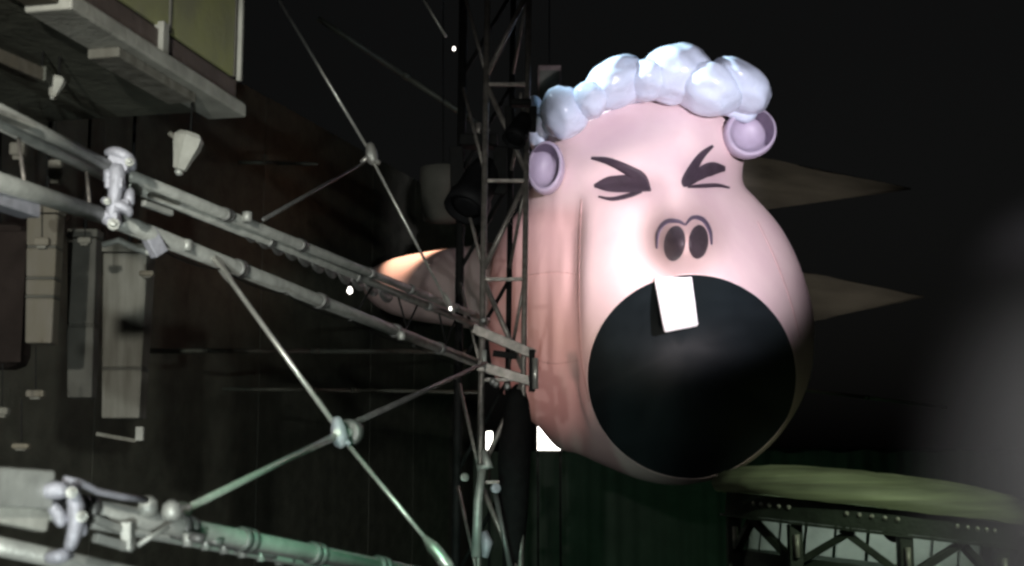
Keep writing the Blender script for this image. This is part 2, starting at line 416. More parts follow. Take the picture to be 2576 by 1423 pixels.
def ear(cx, cy, rx, ry, turn, dep, name='ear'):
    """cupped ear: thick rim and a dished inside"""
    c = at(cx, cy, dep); s = px(dep); N = 40
    prof = [(.0,.55),(.0,.9),(.10,1.0),(.26,1.04),(.40,.99),(.44,.90),(.38,.80),(.26,.72),(.14,.5),(.10,.2),(.10,.0)]
    b = MB(); vs = []
    rot = Matrix.Rotation(turn, 3, 'Z')
    for h, r in prof:
        for i in range(N):
            a = 2*math.pi*i/N; wob = 1 + .05*math.sin(2*a + .6)
            vs.append(c + rot @ Vector((math.cos(a)*r*rx*s*wob, -h*1.1, math.sin(a)*r*ry*s*wob)))
    b.add(vs, [(j*N+i, j*N+(i+1)%N, (j+1)*N+(i+1)%N, (j+1)*N+i) for j in range(len(prof)-1) for i in range(N)])
    e = b.build(name, M['ear'], head, True)
    # painted inner fold
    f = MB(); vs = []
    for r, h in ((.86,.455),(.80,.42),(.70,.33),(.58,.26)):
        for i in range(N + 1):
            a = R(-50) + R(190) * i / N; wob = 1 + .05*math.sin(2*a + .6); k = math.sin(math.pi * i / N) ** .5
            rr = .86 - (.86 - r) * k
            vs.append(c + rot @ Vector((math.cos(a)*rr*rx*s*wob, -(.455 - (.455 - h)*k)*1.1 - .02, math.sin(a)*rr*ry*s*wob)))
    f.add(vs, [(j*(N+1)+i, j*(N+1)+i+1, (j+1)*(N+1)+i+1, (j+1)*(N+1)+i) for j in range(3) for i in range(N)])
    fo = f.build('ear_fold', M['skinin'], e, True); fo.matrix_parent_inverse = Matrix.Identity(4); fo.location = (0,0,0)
    fo.matrix_parent_inverse = e.matrix_parent_inverse.inverted() @ Matrix.Identity(4) if False else Matrix.Identity(4)
    return e
ear(1878, 343, 64, 66, R(4), HY - 1.1)
ear(1380, 430, 44, 68, R(-12), HY - 1.5)

def curl(cx, cy, rx, ry, rot, dep, thick=.75, seed=0, ridges=0):
    c = at(cx, cy, dep); s = px(dep); b = MB(); NU, NV = 56, 32; vs = []
    for j in range(NV + 1):
        th = math.pi * j / NV
        for i in range(NU):
            a = 2*math.pi*i/NU
            d = Vector((math.sin(th)*math.cos(a), math.sin(th)*math.sin(a), math.cos(th)))
            k = 1 + .10 * noise.noise(d * 1.7 + Vector((seed*3.1, 0, 0))) + .03 * noise.noise(d * 3.2 + Vector((0, seed, 0))) + .008 * noise.noise(d * 9 + Vector((0, seed, 4)))
            if ridges: k += .045 * math.sin(ridges * math.atan2(d.z, d.x))
            x = d.x*rx*s*k; z = d.z*ry*s*k
            vs.append(c + Vector((x*math.cos(rot) - z*math.sin(rot), d.y*thick*k, x*math.sin(rot) + z*math.cos(rot))))
    b.add(vs, [(j*NU+i, j*NU+(i+1)%NU, (j+1)*NU+(i+1)%NU, (j+1)*NU+i) for j in range(NV) for i in range(NU)])
    return b.build('wig_curl', M['curl'], head, True)
for a in [(1417,283,62,66,.35,HY-1.9,.8,1,0),(1549,209,92,62,.50,HY-2.1,.85,2,0),(1704,186,98,76,.02,HY-2.1,.9,3,0),
          (1782,224,92,64,-.30,HY-2.2,.9,4,0),(1852,216,96,60,-.55,HY-2.0,.9,5,0),(1350,310,34,72,.1,HY-.4,.7,6,0),(1482,252,52,46,.4,HY-2.2,.7,12,0),(1628,200,56,54,.1,HY-2.25,.7,13,0),
          (1490,300,80,60,.4,HY+1.0,.8,7,0),(1620,262,95,62,.1,HY+1.1,.8,8,5),(1770,262,95,62,-.3,HY+1.1,.8,9,5),
          (1560,310,120,70,.2,HY+2.4,.9,10,6),(1730,310,120,75,-.2,HY+2.4,.9,11,6)]: curl(*a)

def wig_band():
    P = [(1372,338),(1402,300),(1462,258),(1545,226),(1640,206),(1740,210),(1822,240),(1878,276),(1900,300)]
    b = MB(); pts = [at(x, y, HY - 1.55) for x, y in P]; b.path(pts, [px(28.4)*r for r in (26,40,44,44,46,48,46,38,22)], 16)
    b.build('wig_band', M['curl'], head, True, 0, 1)
wig_band()
def body():
    b = MB(); P = [(1420,735,30.8,135),(1330,728,32.2,128),(1230,722,33.6,112),(1130,722,35,98),(1040,722,36.2,86),(975,720,37,66),(938,712,37.5,38),(926,706,37.7,6)]
    b.path([at(x, y, d) for x, y, d, r in P], [px(d) * r for x, y, d, r in P], 28)
    b.build('body', M['skin'], head, True, 0, 1)
body()

# ------------------------------------------------------------------ trusses
def lerp_px(a, b, u):
    """point at share u of the plan line a-b, keeping perspective depth"""
    x = a[0] + (b[0]-a[0])*u; y = a[1] + (b[1]-a[1])*u; d = 1 / (1/a[2] + (1/b[2] - 1/a[2])*u); return at(x, y, d)
def P3(a): return at(*a)

# upper truss: two top chords and one heavy lower chord
UT0, UT1 = (-90, 232, 9.2), (302, 432, 11.5)
t = thing('roof_truss', 'grey aluminium truss running from the upper left edge to the bulky clamp', 'truss', P3(UT0))
pA0, pA1 = at(-90,232,9.2), at(300,431,11.5); pB0, pB1 = at(-90,268,9.55), at(300,462,11.9); pC0, pC1 = at(-90,428,9.2), at(290,553,11.6)
MB().tube(pA0, pA1, .050).build('chord', M['alu'], t, True); MB().tube(pB0, pB1, .044).build('chord', M['alu'], t, True); MB().tube(pC0, pC1, .068).build('chord', M['alu'], t, True)
for k in range(2):
    u = .3 + k * .45
    MB().tube(pB0.lerp(pB1, u), pC0.lerp(pC1, u + .05), .014).build('lacing_rod', M['steel'], t, True)
MB().bar(at(-60,476,9.6), at(78,522,10.3), .16, .16).build('end_box', M['clamp'], t, False, .01)
MB().bar(at(-60,262,9.3), at(75,318,9.95), .10, .035).build('splice_plate', M['pale'], t, False, .006)

t2 = thing('roof_truss', 'grey aluminium truss running from the bulky clamp back to the tower', 'truss', P3((330,560,11.6)))
qA0, qA1 = at(322,440,11.7), at(1226,806,24); qB0, qB1 = at(322,464,12.0), at(1226,830,24.3); qC0, qC1 = at(300,557,11.6), at(1222,922,24)
MB().tube(qA0, qA1, .054).build('chord', M['alu'], t2, True); MB().tube(qB0, qB1, .054).build('chord', M['alu'], t2, True); MB().tube(qC0, qC1, .074).build('chord', M['alu'], t2, True)
for k in range(6):
    u = .52 + k * .08
    MB().tube(qB0.lerp(qB1, u), qC0.lerp(qC1, u + .05 * (1 if k % 2 else -1)), .014).build('lacing_rod', M['black'], t2, True)
MB().bar(at(432,536,11.9), at(360,510,11.6), .05, .05).build('short_arm', M['alu'], t2, False, .008)
MB().bar(at(370,580,12.1), at(402,640,12.2), .10, .14).build('hanger_plate', M['clamp'], t2, False, .01)
MB().path([at(258,616,12.4), at(300,604,12.4), at(345,626,12.3), at(385,638,12.2)], .028).build('hanger_pipe', M['alu'], t2, True)
for x, y, d in ((622,546,13.9), (1010,845,18.6), (470,618,12.7)):
    MB().lathe(at(x, y, d), (0,0,1), [(-.05,.03),(-.05,.05),(.05,.05),(.06,.02)], 12).build('bolt_collar', M['alu'], t2, True)

def swag(pts, r, label, m='aludark'):
    """row of cable hung in loops under a chord"""
    return pts
t = thing('festoon_cable', 'grey flat cable hung in scallops under the far roof truss', 'cable', P3((620,590,13.9)))
for k in range(11):                                   # scalloped hanging cable, loop by loop
    x0 = 612 + k * 34; x1 = x0 + 36
    f = lambda x: 572 + (x - 612) * .44
    dd = lambda x: 1 / (1/12.0 + (1/24.3 - 1/12.0) * ((x - 322) / 904))
    b = MB(); vs = []; N = 10
    for i in range(N + 1):
        x = x0 + (x1 - x0) * i / N; u = i / N
        top = f(x); bot = top + 13 + 17 * math.sin(math.pi * min(1, u * 1.05)) ** .6 + (k % 3)
        for dz in (-.012, .012):
            vs += [at(x, top, dd(x) + dz), at(x, bot, dd(x) + dz)]
    fs = []
    for i in range(N):
        o = i * 4
        fs += [(o, o+1, o+5, o+4), (o+2, o+6, o+7, o+3), (o+1, o+3, o+7, o+5), (o, o+4, o+6, o+2)]
    fs += [(0, 2, 3, 1), (N*4, N*4+1, N*4+3, N*4+2)]
    b.add(vs, fs); b.build('cable_loop', M['aludark'], t, True)

def clamp_post(pts, label, m='clamp'):
    """cast coupler: a lumpy upright with jaws, bolts and a foot"""
    t = thing('truss_clamp', label, 'clamp', at(*pts['foot']))
    s = pts['s']
    for nm, lst, r in pts['bodies']:
        MB().path([at(*q) for q in lst], r, 10).build(nm, M[m], t, True, 0, 1)
    for q, wd, hd in pts.get('blocks', []):
        MB().box(at(*q), (wd*px(q[2]), .12, hd*px(q[2]))).build('cast_block', M[m], t, False, .015)
    for q, r in pts['bolts']:
        MB().lathe(at(*q), (.3,-1,.1), [(0,r),(.03,r),(.03,r*.6),(.07,r*.5),(.075,.001)], 8).build('bolt', M['alu'], t)
    return t
clamp_post(dict(foot=(285,562,11.3), s=1, bodies=[
    ('post', [(292,408,11.3),(294,440,11.3),(291,480,11.28),(284,520,11.28),(281,560,11.3)], [.075,.085,.06,.055,.075]),
    ('jaw', [(262,386,11.35),(285,378,11.3),(312,388,11.3),(334,404,11.35),(336,432,11.4)], [.03,.05,.055,.045,.03]),
    ('jaw', [(268,418,11.3),(276,440,11.25),(266,462,11.3)], [.03,.05,.03]),
    ('jaw', [(330,470,11.4),(322,500,11.35),(332,520,11.4)], [.03,.06,.03]),
    ('arm', [(252,500,11.35),(285,512,11.25),(330,525,11.3),(325,548,11.35)], [.03,.055,.05,.03]),
    ('foot', [(252,545,11.3),(280,560,11.25),(310,566,11.3)], [.03,.06,.03])],
    blocks=[((300,412,11.34),52,44),((290,462,11.3),46,30),((300,520,11.34),58,34),((276,545,11.3),50,24)], bolts=[((285,566,11.18),.05),((270,508,11.2),.03),((325,410,11.2),.035)]), 'lumpy lavender grey clamp joining the roof truss lengths')

# tube couplers along the chords and control cables tied to them
def couplers(parent, a, b_, r, n, m='steel'):
    for k in range(1, n):
        p = a.lerp(b_, (k + random.uniform(-.15, .15)) / n); d = (b_ - a).normalized()
        MB().lathe(p, d, [(-.07,r*1.05),(-.065,r*1.3),(-.012,r*1.32),(-.01,r*1.15),(.01,r*1.15),(.012,r*1.32),(.065,r*1.3),(.07,r*1.05)], 12).build('tube_coupler', M[m], parent, True)
couplers(t2, qA0, qA1, .054, 6, 'aludark'); couplers(t2, qC0, qC1, .074, 5, 'aludark'); couplers(t2, qB0, qB1, .054, 4, 'aludark')
def cable(label, pts, sag, r=.012, ties=()):
    t = thing('control_cable', label, 'cable', at(*pts[0])); path = []
    for a, b_ in zip(pts, pts[1:]):
        for i in range(9):
            u = i / 8; p = lerp_px(a, b_, u); path.append(p - Vector((0,0,sag * 4*u*(1-u))))
    MB().path(path, r, 6).build('cable_sheath', M['rubber'], t, True)
    for k in range(1, len(pts) - 1):
        MB().lathe(at(*pts[k]), (1,.6,0), [(-.02,r*2.2),(.02,r*2.2)], 8).build('tie_wrap', M['aludark'], t)
cable('black cable looped loosely along the lower chord of the far roof truss', [(400,622,12.3),(560,676,13.2),(720,738,14.6),(880,804,16.4),(1040,868,18.9),(1200,930,22.5)], .05, .007)

# lower truss
LT = thing('lower_truss', 'pale green lit truss sloping down along the bottom left edge', 'truss', P3((0,1234,7.4)))
rA0, rA1 = at(-60,1224,7.2), at(1080,1450,11.5); rB0, rB1 = at(-60,1362,7.2), at(700,1524,9.6); rC0, rC1 = at(-60,1262,7.7), at(1080,1475,12)
MB().tube(rA0, rA1, .062).build('chord', M['alu'], LT, True); MB().tube(rB0, rB1, .05).build('chord', M['alu'], LT, True); MB().tube(rC0, rC1, .034).build('chord', M['alu'], LT, True)
MB().bar(at(-60,1222,7.1), at(118,1232,7.5), .12, .20).build('end_box', M['alu'], LT, False, .015)
MB().bar(at(-30,1280,7.3), at(110,1310,7.6), .1, .12).build('end_box', M['pale'], LT, False, .015)
MB().path([at(162,1206,7.5), at(200,1213,7.6), at(245,1236,7.75), at(300,1248,7.9), at(368,1258,8.1)], .02).build('handrail', M['clamp'], LT, True)
MB().bar(at(238,1306,7.9), at(300,1330,8.05), .05, .045).build('bracket_rail', M['alu'], LT, False, .006)
MB().bar(at(238,1352,7.9), at(330,1378,8.1), .05, .05).build('bracket_rail', M['alu'], LT, False, .006)
MB().bar(at(322,1312,8.1), at(322,1384,8.1), .11, .06).build('bracket_plate', M['alu'], LT, False, .006)
MB().tube(at(345,1372,8.2), at(425,1322,8.3), .016).build('lacing_rod', M['alu'], LT, True)
for k in range(7):
    x = 492 + k * 46; y = 1352 + k * 9.5; d = 8.6 + k * .33
    MB().path([at(x-20, y-14, d), at(x-20, y+22, d)], [.035, .03]).build('lacing_rod', M['alu'], LT, True)
    MB().path([at(x-16, y-2, d), at(x+22, y+4, d)], [.035, .035]).build('lacing_rod', M['aludark'], LT, True)
for x, y in ((372,1272),(432,1283)):
    MB().lathe(at(x, y, 8.3), (0,0,1), [(-.06,.045),(-.02,.06),(.03,.055),(.06,.02)], 12).build('bolt_collar', M['alu'], LT, True)
couplers(LT, rA0, rA1, .062, 6, 'aludark')
clamp_post(dict(foot=(150,1395,7.4), s=1, bodies=[
    ('post', [(178,1228,7.5),(192,1265,7.5),(193,1310,7.5),(186,1350,7.5),(170,1390,7.5)], [.035,.05,.045,.042,.035]),
    ('jaw', [(100,1238,7.45),(140,1232,7.4),(176,1232,7.45)], [.03,.06,.04]),
    ('jaw', [(120,1262,7.5),(150,1290,7.5),(158,1330,7.5)], [.03,.045,.03]),
    ('foot', [(110,1402,7.5),(145,1404,7.45),(178,1388,7.5)], [.03,.045,.04]),
    ('arm', [(192,1300,7.55),(208,1325,7.6),(206,1352,7.6)], [.03,.035,.03])],
    blocks=[((158,1236,7.55),76,30),((192,1290,7.55),34,52),((150,1398,7.55),60,18)], bolts=[((205,1300,7.45),.03),((180,1240,7.4),.03)]), 'curved bright clamp gripping the lower truss in the bottom left corner')

# cross bracing rods with their hubs
def rod(name_label, pts, r, node=None, m='wire'):
    t = thing('brace_rod', name_label, 'rod', at(*pts[0]))
    MB().tube(at(*pts[0]), at(*pts[-1]), r).build('rod', M[m], t, True)
    for q, rr in (node or []):
        MB().lathe(at(*q), at(*pts[-1]) - at(*pts[0]), [(-.22*rr/.06,r*1.1),(-.1*rr/.06,rr),(.1*rr/.06,rr),(.22*rr/.06,r*1.1)], 10).build('turnbuckle', M[m], t, True)
    return t
rod('bright steel brace rod dropping from the roof truss to the lower hub', [(540,650,13.2),(838,1062,12.9)], .026, [((560,678,13.2),.04)])
rod('thin steel brace rod running from the lower hub down to the right', [(870,1112,12.8),(1118,1412,12.7)], .021, [((1106,1398,12.7),.06)])
rod('double pale brace rod rising from the lower truss to the hub', [(412,1308,8.6),(840,1096,12.6)], .026, [((440,1294,8.8),.065)])
rod('thin pale rod lying beside the double brace rod', [(610,1208,10.2),(842,1106,12.5)], .014)
rod('dim brace rod running from the lower hub back to the tower', [(890,1064,13.2),(1222,912,23)], .03, None, 'aludark')
rod('bright thin brace rod high above the roof truss', [(696,-10,20),(922,368,20)], .022)
rod('thin brace rod falling from the upper hub towards the tower', [(940,408,20),(1134,778,21)], .022, [((1128,762,21),.05)])
rod('dim brace rod from the upper hub down to the roof truss', [(914,410,20),(662,552,14.5)], .022, None, 'aludark')
rod('short thin rod at the top edge above the small lit bulb', [(1058,-14,22),(1122,92,22)], .022)
def hub(label, cx, cy, d, s, m='wire'):
    t = thing('brace_hub', label, 'hub', at(cx, cy, d)); u = px(d)
    MB().lathe(at(cx, cy - 30*s, d), at(cx+10*s, cy + 32*s, d) - at(cx, cy - 30*s, d), [(0,6*s*u),(8*s*u,12*s*u),(26*s*u,17*s*u),(46*s*u,19*s*u),(62*s*u,14*s*u),(70*s*u,5*s*u)], 12).build('hub_casting', M[m], t, True)
    MB().tube(at(cx-4*s, cy + 12*s, d), at(cx-26*s, cy + 28*s, d), 9*s*u, 6*s*u).build('hub_lug', M[m], t, True)
    MB().tube(at(cx+4*s, cy + 12*s, d), at(cx+30*s, cy + 32*s, d), 10*s*u, 6*s*u).build('hub_lug', M[m], t, True)
    MB().lathe(at(cx+2*s, cy + 6*s, d - 20*s*u), (0,-1,0), [(-4*s*u,9*s*u),(6*s*u,9*s*u),(7*s*u,1*s*u)], 8).build('hub_bolt', M['alu'], t)
    return t
hub('bright cast hub where the lower brace rods cross', 846, 1082, 12.75, 1.15, 'clamp')
hub('small pale hub where the upper brace rods cross', 930, 384, 20, .85)
# dark disc behind the lower hub
t = thing('brace_disc', 'round dark disc standing behind the bright lower hub', 'disc', at(880,1085,13.1))
MB().lathe(at(880,1088,13.1), (-.3,-1,0), [(-.06,.10),(-.05,.125),(.05,.125),(.06,.10)], 20).build('disc_plate', M['aludark'], t, True)
MB().lathe(at(880,1088,13.03), (-.3,-1,0), [(0,.04),(.03,.035)], 12).build('disc_boss', M['alu'], t)

# ------------------------------------------------------------------ tower
def tower():
    t = thing('truss_tower', 'dark lattice tower standing in front of the inflatable head', 'tower', at(1268, 1600, 23.6))
    def chord(xt, xb, d, r, m='steel'):
        a = at(xt, -40, d); b_ = at(xb, 1460, d); k = (b_ - a); b2 = a + k * ((.0 - a.z) / k.z)
        MB().tube(a, b2, r, n=12).build('chord', M[m], t, True); return a, b_
    A = chord(1227, 1203, 23.2, .052); B = chord(1331, 1309, 23.2, .048); C_ = chord(1166, 1146, 24.2, .075, 'black'); D_ = chord(1292, 1270, 24.2, .05, 'black')
    N = 6; pt = lambda ch, u: ch[0].lerp(ch[1], u)
    for k in range(N):
        u0, u1 = .01 + k / N, .01 + (k + 1) / N - .015
        p, q = (A, B) if k % 2 else (B, A)
        MB().tube(pt(p, u0), pt(q, u1), .045).build('diagonal', M['steel'], t, True)
        MB().tube(pt(C_, u0), pt(A, u1), .03).build('diagonal', M['steel'], t, True)
        MB().tube(pt(B, u0), pt(D_, u1), .03).build('diagonal', M['steel'], t, True)
        MB().tube(pt(C_, u1), pt(D_, u0), .035).build('diagonal', M['black'], t, True)
        MB().bar(pt(A, u0), pt(B, u0), .06, .06).build('rung', M['steel'], t, False, .008)
    # landing frame where the roof truss meets the tower
    MB().bar(at(1190,826,23), at(1345,892,23), .1, .16).build('landing_beam', M['steel'], t, False, .01)
    MB().bar(at(1200,918,23), at(1345,962,23), .1, .16).build('landing_beam', M['steel'], t, False, .01)
    MB().bar(at(1240,888,22.9), at(1300,896,22.9), .1, .1).build('landing_block', M['black'], t, False, .01)
    MB().bar(at(1338,880,22.9), at(1338,985,22.9), .16, .1).build('corner_post', M['black'], t, False, .01)
    MB().tube(at(1218,880,22.95), at(1218,924,22.95), .04).build('sleeve', M['alu'], t, True)
    MB().tube(at(1346,900,22.8), at(1347,978,22.8), .05).build('sleeve', M['wire'], t, True)
    for x, y in ((1216,806),(1248,966),(1276,972),(1240,960)):
        MB().lathe(at(x, y, 22.9), (0,-1,0), [(-.04,.06),(.04,.06),(.06,.03)], 10).build('bolt_head', M['aludark'], t)
    # black cable loom dropping on the right side
    MB().path([at(1300,960,23.3), at(1302,1060,23.25), at(1290,1160,23.2), at(1296,1300,23.3), at(1288,1470,23.3)], [.16,.27,.30,.22,.16], 12).build('cable_loom', M['rubber'], t, True, 0, 1)
    # pale pieces near the foot
    MB().path([at(1213,1180,22.9), at(1203,1260,22.9), at(1198,1400,22.9)], [.07,.075,.08]).build('foot_sleeve', M['alu'], t, True)
    MB().path([at(1218,1336,22.8), at(1226,1365,22.8), at(1220,1402,22.8)], [.05,.10,.05]).build('foot_weight', M['clamp'], t, True)
    MB().tube(at(1246,1240,23), at(1288,1450,23), .045).build('stay_tube', M['aludark'], t, True)
    MB().path([at(1216,1130,22.9), at(1228,1172,22.9), at(1200,1176,22.9)], [.05,.1,.06]).build('foot_gusset', M['alu'], t, True)
    MB().lathe(at(1246,1228,22.85), (.3,-1,0), [(-.06,.07),(.05,.08),(.06,.05)], 12).build('bolt_head', M['clamp'], t)
    MB().lathe(at(1168,1200,22.9), (.3,-1,0), [(-.06,.06),(.05,.07),(.06,.05)], 12).build('bolt_head', M['alu'], t)
tower()

# black moving lamp hung on the tower
def moving_lamp(cx, cy, d, s, label):
    u = px(d) * s; t = thing('moving_lamp', label, 'stage lamp', at(cx, cy - 150*s, d)); c = at(cx, cy, d)
    MB().box(at(cx, cy - 118*s, d), (110*u, 70*u, 34*u)).build('base_box', M['black'], t, False, .03)
    for k in (-1, 1): MB().bar(at(cx + 62*k*s, cy - 104*s, d), at(cx + 58*k*s, cy + 30*s, d), 16*u, 40*u).build('yoke_arm', M['black'], t, False, .02)
    ax = Vector((-.35,-.45,-.8)).normalized()
    MB().lathe(c - ax * 80*u, ax, [(0,20*u),(8*u,40*u),(50*u,52*u),(130*u,54*u),(140*u,62*u),(185*u,64*u),(186*u,54*u),(170*u,48*u)], 24).build('lamp_head', M['blackgloss'], t, True)
    MB().lathe(c + ax * 92*u, ax, [(0,46*u),(6*u,30*u),(8*u,4*u)], 20).build('lens', M['blackgloss'], t, True)
    MB().tube(at(cx, cy - 170*s, d), at(cx, cy - 135*s, d), 8*u).build('hook', M['steel'], t, True)
moving_lamp(1204, 462, 23.8, .9, 'large black moving lamp hung on the tower left of the ear')
moving_lamp(1310, 318, 22.6, .5, 'small dark lamp clamped to the tower beside the white wig')

# small lit bulbs and bright floods
def bulb(cx, cy, d, r, label):
    t = thing('lit_bulb', label, 'bulb', at(cx, cy, d)); u = px(d) * r
    MB().lathe(at(cx, cy, d), (0,0,-1), [(-u*1.2,u*.5),(-u*.6,u*.6),(0,u),(u*.8,u*.8),(u*1.3,u*.1)], 14).build('glass_bulb', M['bulb'], t, True)
    MB().lathe(at(cx, cy, d) + Vector((0,0,u*1.2)), (0,0,1), [(0,u*.5),(u*1.2,u*.55),(u*1.4,u*.2)], 10).build('lamp_holder', M['black'], t, True)
bulb(880, 730, 18.2, 7, 'small lit bulb glowing under the roof truss')
bulb(1142, 122, 21.9, 4, 'tiny lit bulb at the end of the short thin rod')
bulb(1133, 776, 20.9, 3.5, 'tiny lit bulb at the foot of the thin upper brace rod')
t = thing('flood_lamp', 'white lit flood panel glowing below the left jowl behind the tower', 'flood lamp', at(1360, 1140, 32))
MB().box(at(1381,1096,32), (px(32)*56, .06, px(32)*70)).build('lit_panel', M['lens'], t, False, .01)
MB().box(at(1381,1098,32.12), (px(32)*68, .14, px(32)*80)).build('housing', M['black'], t, False, .02)
for k in (-1, 1): MB().bar(at(1381 + k*28,1098,32.2), Vector((at(1381 + k*28,1200,32.2).x, 32.2, .0)), .05, .05).build('stand_leg', M['black'], t)
t = thing('flood_lamp', 'narrow white lit flood slit seen between the tower chords', 'flood lamp', at(1232, 1140, 26))
MB().box(at(1231,1108,26), (px(26)*15, .06, px(26)*44)).build('lit_panel', M['lens'], t, False, .01)
MB().box(at(1231,1108,26.1), (px(26)*24, .12, px(26)*56)).build('housing', M['black'], t, False, .02)
MB().bar(at(1231,1130,26.1), Vector((at(1231,1200,26.1).x, 26.1, 0)), .05, .05).build('stand_leg', M['black'], t)

# brown loudspeaker box behind the wig
t = thing('loudspeaker', 'small brown loudspeaker box behind the leftmost wig curl', 'loudspeaker', at(1382, 300, 33))
MB().box(at(1382,232,33), (px(33)*60, .5, px(33)*132)).build('cabinet', M['speaker'], t, False, .03)
MB().box(at(1382,232,32.73), (px(33)*50, .03, px(33)*118)).build('grille', M['brown'], t, False, .01)
MB().tube(at(1382,166,33), at(1382,-60,33), .015).build('hanging_wire', M['rubber'], t)

# ------------------------------------------------------------------ left hand structures
AX = (at(1222,922,24) - at(300,557,11.6)); AX.z = 0; AX.normalize(); BX = Vector((-AX.y, AX.x, 0))   # along / across the roof truss
ROT = Matrix((AX, BX, Vector((0,0,1)))).transposed()
def lbox(b, corner, la, lb, lz, off=(0,0,0)):
    """box with its right-hand near bottom corner at corner: runs back along -AX, across BX and up"""
    c = corner + AX * (off[0] - la/2) + BX * (off[1] + lb/2) + Vector((0,0,off[2] + lz/2))
    return b.box(c, (la, lb, lz), ROT)
def cabin():
    c0 = at(598, 262, 14.0); u = px(14.0)
    t = thing('overhead_cabin', 'overhead cabin with olive panels and a pale ledge at the upper left', 'cabin', c0)
    zb = 62 * u                                                    # fascia height
    lbox(MB(), c0, 9, .5, zb, (0,.02,0)).build('fascia', M['fascia'], t, False, .01)
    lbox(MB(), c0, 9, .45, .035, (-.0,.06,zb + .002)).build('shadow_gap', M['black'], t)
    # olive wall panels
    x = 0
    for k, wd in enumerate((1.45, 1.45, 1.45, 1.45, 1.45, 1.45)):
        lbox(MB(), c0, wd - .05, .12, 3.2, (-.06 - x, .03, zb + .04)).build('wall_panel', M['greenpanel'], t, False, .008)
        lbox(MB(), c0, .04, .16, 3.2, (-.012 - x, .02, zb + .04)).build('panel_joint', M['pillar'], t)
        x += wd
    lbox(MB(), c0, 9, .3, 3.3, (-.005,.18,zb + .04)).build('back_wall', M['brown'], t)
    lbox(MB(), c0, .05, .05, 3.25, (.055,-.02,zb + .01)).build('corner_strip', M['pale'], t, False, .008)
    # pale ledge under the fascia and its lower step
    lbox(MB(), c0, 3.4, .42, .14, (0,-.10,-.145)).build('ledge', M['pale'], t, False, .02)
    lbox(MB(), c0, 5.4, .3, .10, (-3.42,.0,-.105)).build('ledge', M['pillar3'], t, False, .02)
    lbox(MB(), c0, 1.5, .3, .09, (-.95,.0,-.24)).build('ledge_step', M['pillar'], t, False, .015)
    lbox(MB(), c0, .12, .1, .3, (-1.6,-.03,.02)).build('bracket', M['pale'], t, False, .01)
    lbox(MB(), c0, 9, 5, .06, (-.02,.30,-.06)).build('floor_slab', M['brown'], t)
cabin()

def wall_bar(label, a, b_, wd, ht, m, cat='beam', name='hanging_beam'):
    t = thing(name, label, cat, at(*a))
    MB().bar(at(*a), at(*b_), wd, ht).build('beam_body', M[m], t, False, .012)
    p = at(*b_); MB().tube(p + Vector((0,.05,ht/2)), p + Vector((0,.05,2.5)), .012).build('hanging_wire', M['rubber'], t)
    MB().bar(at(*b_), at(*b_) + Vector((.08,0,0)), wd*1.1, ht*1.1).build('end_cap', M['brown'], t, False, .01)
wall_bar('short brown beam at the left edge below the cabin', (-60,122,11), (100,190,12), .14, .12, 'pillar3')

def dark_wall():
    """tall dark cladding wall behind the pillars, board by board"""
    base = at(-420, 900, 22); end = at(1215, 900, 52)
    t = thing('clad_wall', 'dark brown clad wall rising behind the pale pillars', 'wall', Vector((base.x, base.y, 0)))
    d = Vector((end.x - base.x, end.y - base.y, 0)); L = d.length; d.normalize(); nrm = Vector((-d.y, d.x, 0)); rot = Matrix((d, nrm, Vector((0,0,1)))).transposed()
    n = 9; wd = L / n
    me = None
    for k in range(n):
        c = Vector((base.x, base.y, 0)) + d * (wd * (k + .5)) + nrm * random.uniform(-.008, .008) + Vector((0,0,8.5))
        if me is None:
            o = MB().box((0,0,0), (wd - .012, .08, 17)).build('wall_board', M['brown'], t, False, .01); me = o.data
        else:
            o = bpy.data.objects.new('wall_board', me); COL.objects.link(o); o.parent = t; m_ = o.modifiers.new('bevel', 'BEVEL'); m_.width = .01; m_.segments = 2
            o.matrix_parent_inverse = Matrix.Translation(-t.location)
        o.location = c; o.rotation_euler = rot.to_euler()
    b = MB().box(Vector((base.x, base.y, 0)) + d * L/2 + nrm * .12 + Vector((0,0,8.5)), (L, .1, 17), rot).build('wall_back', M['black'], t)
dark_wall()

